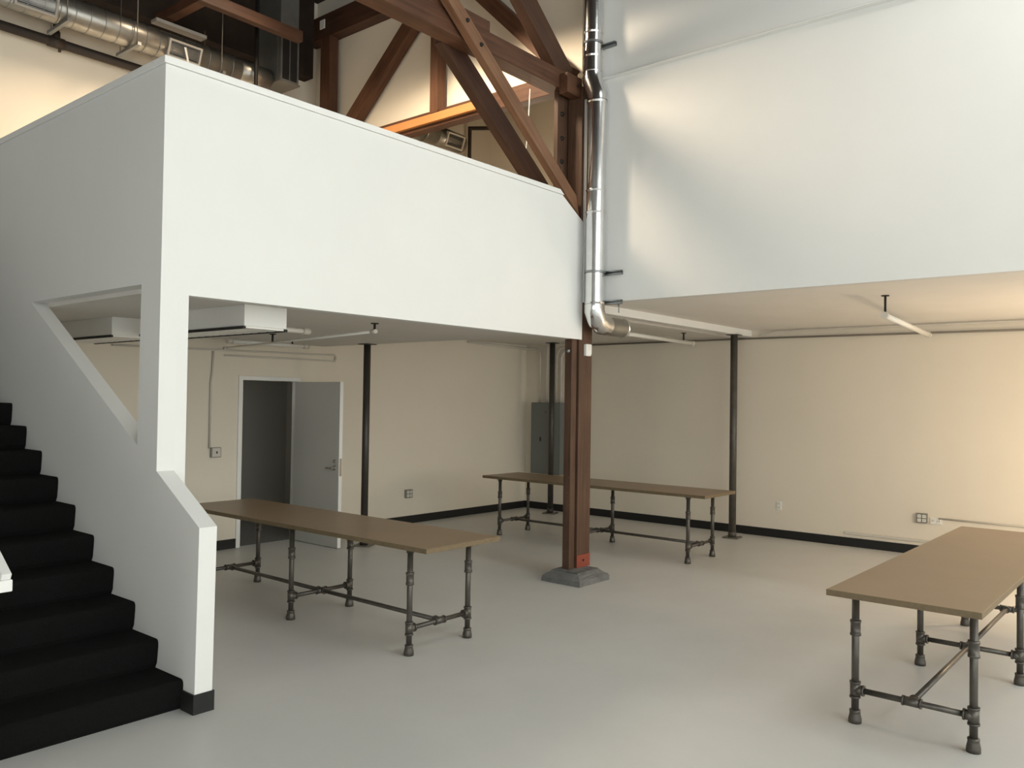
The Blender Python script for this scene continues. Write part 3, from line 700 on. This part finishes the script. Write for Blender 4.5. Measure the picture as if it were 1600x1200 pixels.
# duct, grille and pipe in the far part of the loft, under the truss
fd = thing('spiral_duct', 'short round duct with a white grille seen under the orange ledger', 'duct', (8.7, 9.25, 5.9))
bm = nb(); tube(bm, [(7.32, 9.28, 5.92), (9.10, 9.28, 5.92)], .155, 28); obj('pipe', bm, M['galvm'], fd)
for x in (8.0, 8.55, 8.85):
    bm = nb(); tube(bm, [(x - .01, 9.28, 5.92), (x + .01, 9.28, 5.92)], .165, 28); obj('seam', bm, M['galvm'], fd)
bm = nb(); tube(bm, [(9.08, 9.28, 5.92), (9.70, 9.28, 5.92)], [.155, .145], 28); obj('end_section', bm, M['galvm'], fd)
for x in (8.3, 9.2):
    bm = nb(); tube(bm, [(x, 9.28, 6.07), (x, 9.28, 7.4)], .008, 8); obj('hanger_rod', bm, M['conduitd'], fd)
grille(fd, 9.42, .38, .22, .35, 9.28, 5.92, False, 'conduit')
pipe_thing('drop_pipe', [(10.60, 9.0, 6.36), (10.20, 9.55, 6.36), (10.20, 9.55, 2.9)], .032, M['pipebrown'], 'brown pipe dropping in front of the far loft wall', 'pipe', 14)
pipe_thing('pull_cord', [(6.62, 5.36, 5.0), (6.61, 5.37, 4.6), (6.585, 5.39, 4.2), (6.57, 5.39, 3.7)], .006, M['ribbon'], 'white cord hanging behind the knee brace by the pillar', 'cord', 8)

# ---------------------------------------------------------------- light
W = bpy.data.worlds.new('sky'); S.world = W; W.use_nodes = True
bg = W.node_tree.nodes['Background']; bg.inputs[0].default_value = (.99, .985, .965, 1); bg.inputs[1].default_value = 5.0

def spot(name, loc, target, power, col, angle, blend, r):
    L = bpy.data.lights.new(name, 'SPOT'); L.energy = power; L.color = col; L.spot_size = math.radians(angle); L.spot_blend = blend; L.shadow_soft_size = r
    o = bpy.data.objects.new(name, L); COL.objects.link(o); o.location = loc
    o.rotation_euler = (Vector(target) - Vector(loc)).to_track_quat('-Z', 'Y').to_euler()
WARM = (1, .80, .57)
spot('loft_pendant', (5.4, 6.2, 6.07), (5.4, 6.2, 0), 350, WARM, 160, .12, .22)
spot('loft_pendant', (5.2, 7.6, 6.6), (5.2, 7.6, 0), 85, WARM, 141, .15, .2)
def point_fill(name, loc, power, col, r):
    L = bpy.data.lights.new(name, 'POINT'); L.energy = power; L.color = col; L.shadow_soft_size = r
    o = bpy.data.objects.new(name, L); COL.objects.link(o); o.location = loc
# linear wall-washer behind the parapet, then added fills deep in the loft, under the overhang, in the dim room
L = bpy.data.lights.new('wall_washer', 'AREA'); L.shape = 'RECTANGLE'; L.size = 3.2; L.size_y = .08; L.energy = 9; L.color = WARM
o = bpy.data.objects.new('wall_washer', L); COL.objects.link(o); o.location = (4.8, 9.30, 4.25)
o.rotation_euler = (PI - .46, 0, 0)
spot('hall_spotlight', (5.3, -.5, 6.7), (7.03, .6, 5.0), 170, (1, .96, .88), 75, 1.0, .15)
point_fill('loft_fill', (9.0, 7.2, 4.1), 55, WARM, .15)  # added fill without a fixture, lifts the far loft under the truss
point_fill('overhang_fill', (9.2, .3, 1.15), 72, (1, .72, .45), .2)  # added low warm fill, no fixture, for the back wall and right ceiling
point_fill('dim_room_fill', (5.3, 10.6, 1.8), 5, (1, .95, .85), .15)  # added weak fill, the room itself has no lamp on

GROUPS = {'pipe_leg_table': 'pipe-leg tables on the hall floor', 'steel_post': 'steel posts under the ceilings', 'strip_light': 'strip lights under the ceilings',
          'conduit': 'conduits along the walls', 'wall_outlet': 'outlets low on the walls', 'strut_bracket': 'brackets of the shiny duct',
          'duct_hanger': 'hangers of the loft duct', 'ceiling_box': 'white boxes under the mezzanine ceiling', 'roof_truss': 'timber roof trusses',
          'spiral_duct': 'round ducts in the loft', 'roof_beam': 'small roof timbers above the loft duct'}
for o in list(COL.objects):
    if o.parent is None and 'label' in o:
        g = GROUPS.get(o.name.split('.')[0])
        if g: o['group'] = g

# ---------------------------------------------------------------- camera and view
cam = bpy.data.cameras.new('camera'); co = bpy.data.objects.new('camera', cam); COL.objects.link(co)
yaw, pit, rol = .69712393, .0190854, .01492774
fw = Vector((math.cos(yaw) * math.cos(pit), math.sin(yaw) * math.cos(pit), math.sin(pit)))
r0 = Vector((math.sin(yaw), -math.cos(yaw), 0)); u0 = r0.cross(fw)
rr = r0 * math.cos(rol) + u0 * math.sin(rol); uu = -r0 * math.sin(rol) + u0 * math.cos(rol)
co.matrix_world = Matrix.Translation((0, 0, 1.8)) @ Matrix((rr, uu, -fw)).transposed().to_4x4()
cam.sensor_fit = 'HORIZONTAL'; cam.sensor_width = 36; cam.lens = 36 * 1302.6 / 1600
cam.clip_start = .05
S.camera = co
S.view_settings.view_transform = 'Standard'; S.view_settings.look = 'None'
S.view_settings.gamma = 1; S.view_settings.use_curve_mapping = False
S.view_settings.exposure = 0.13
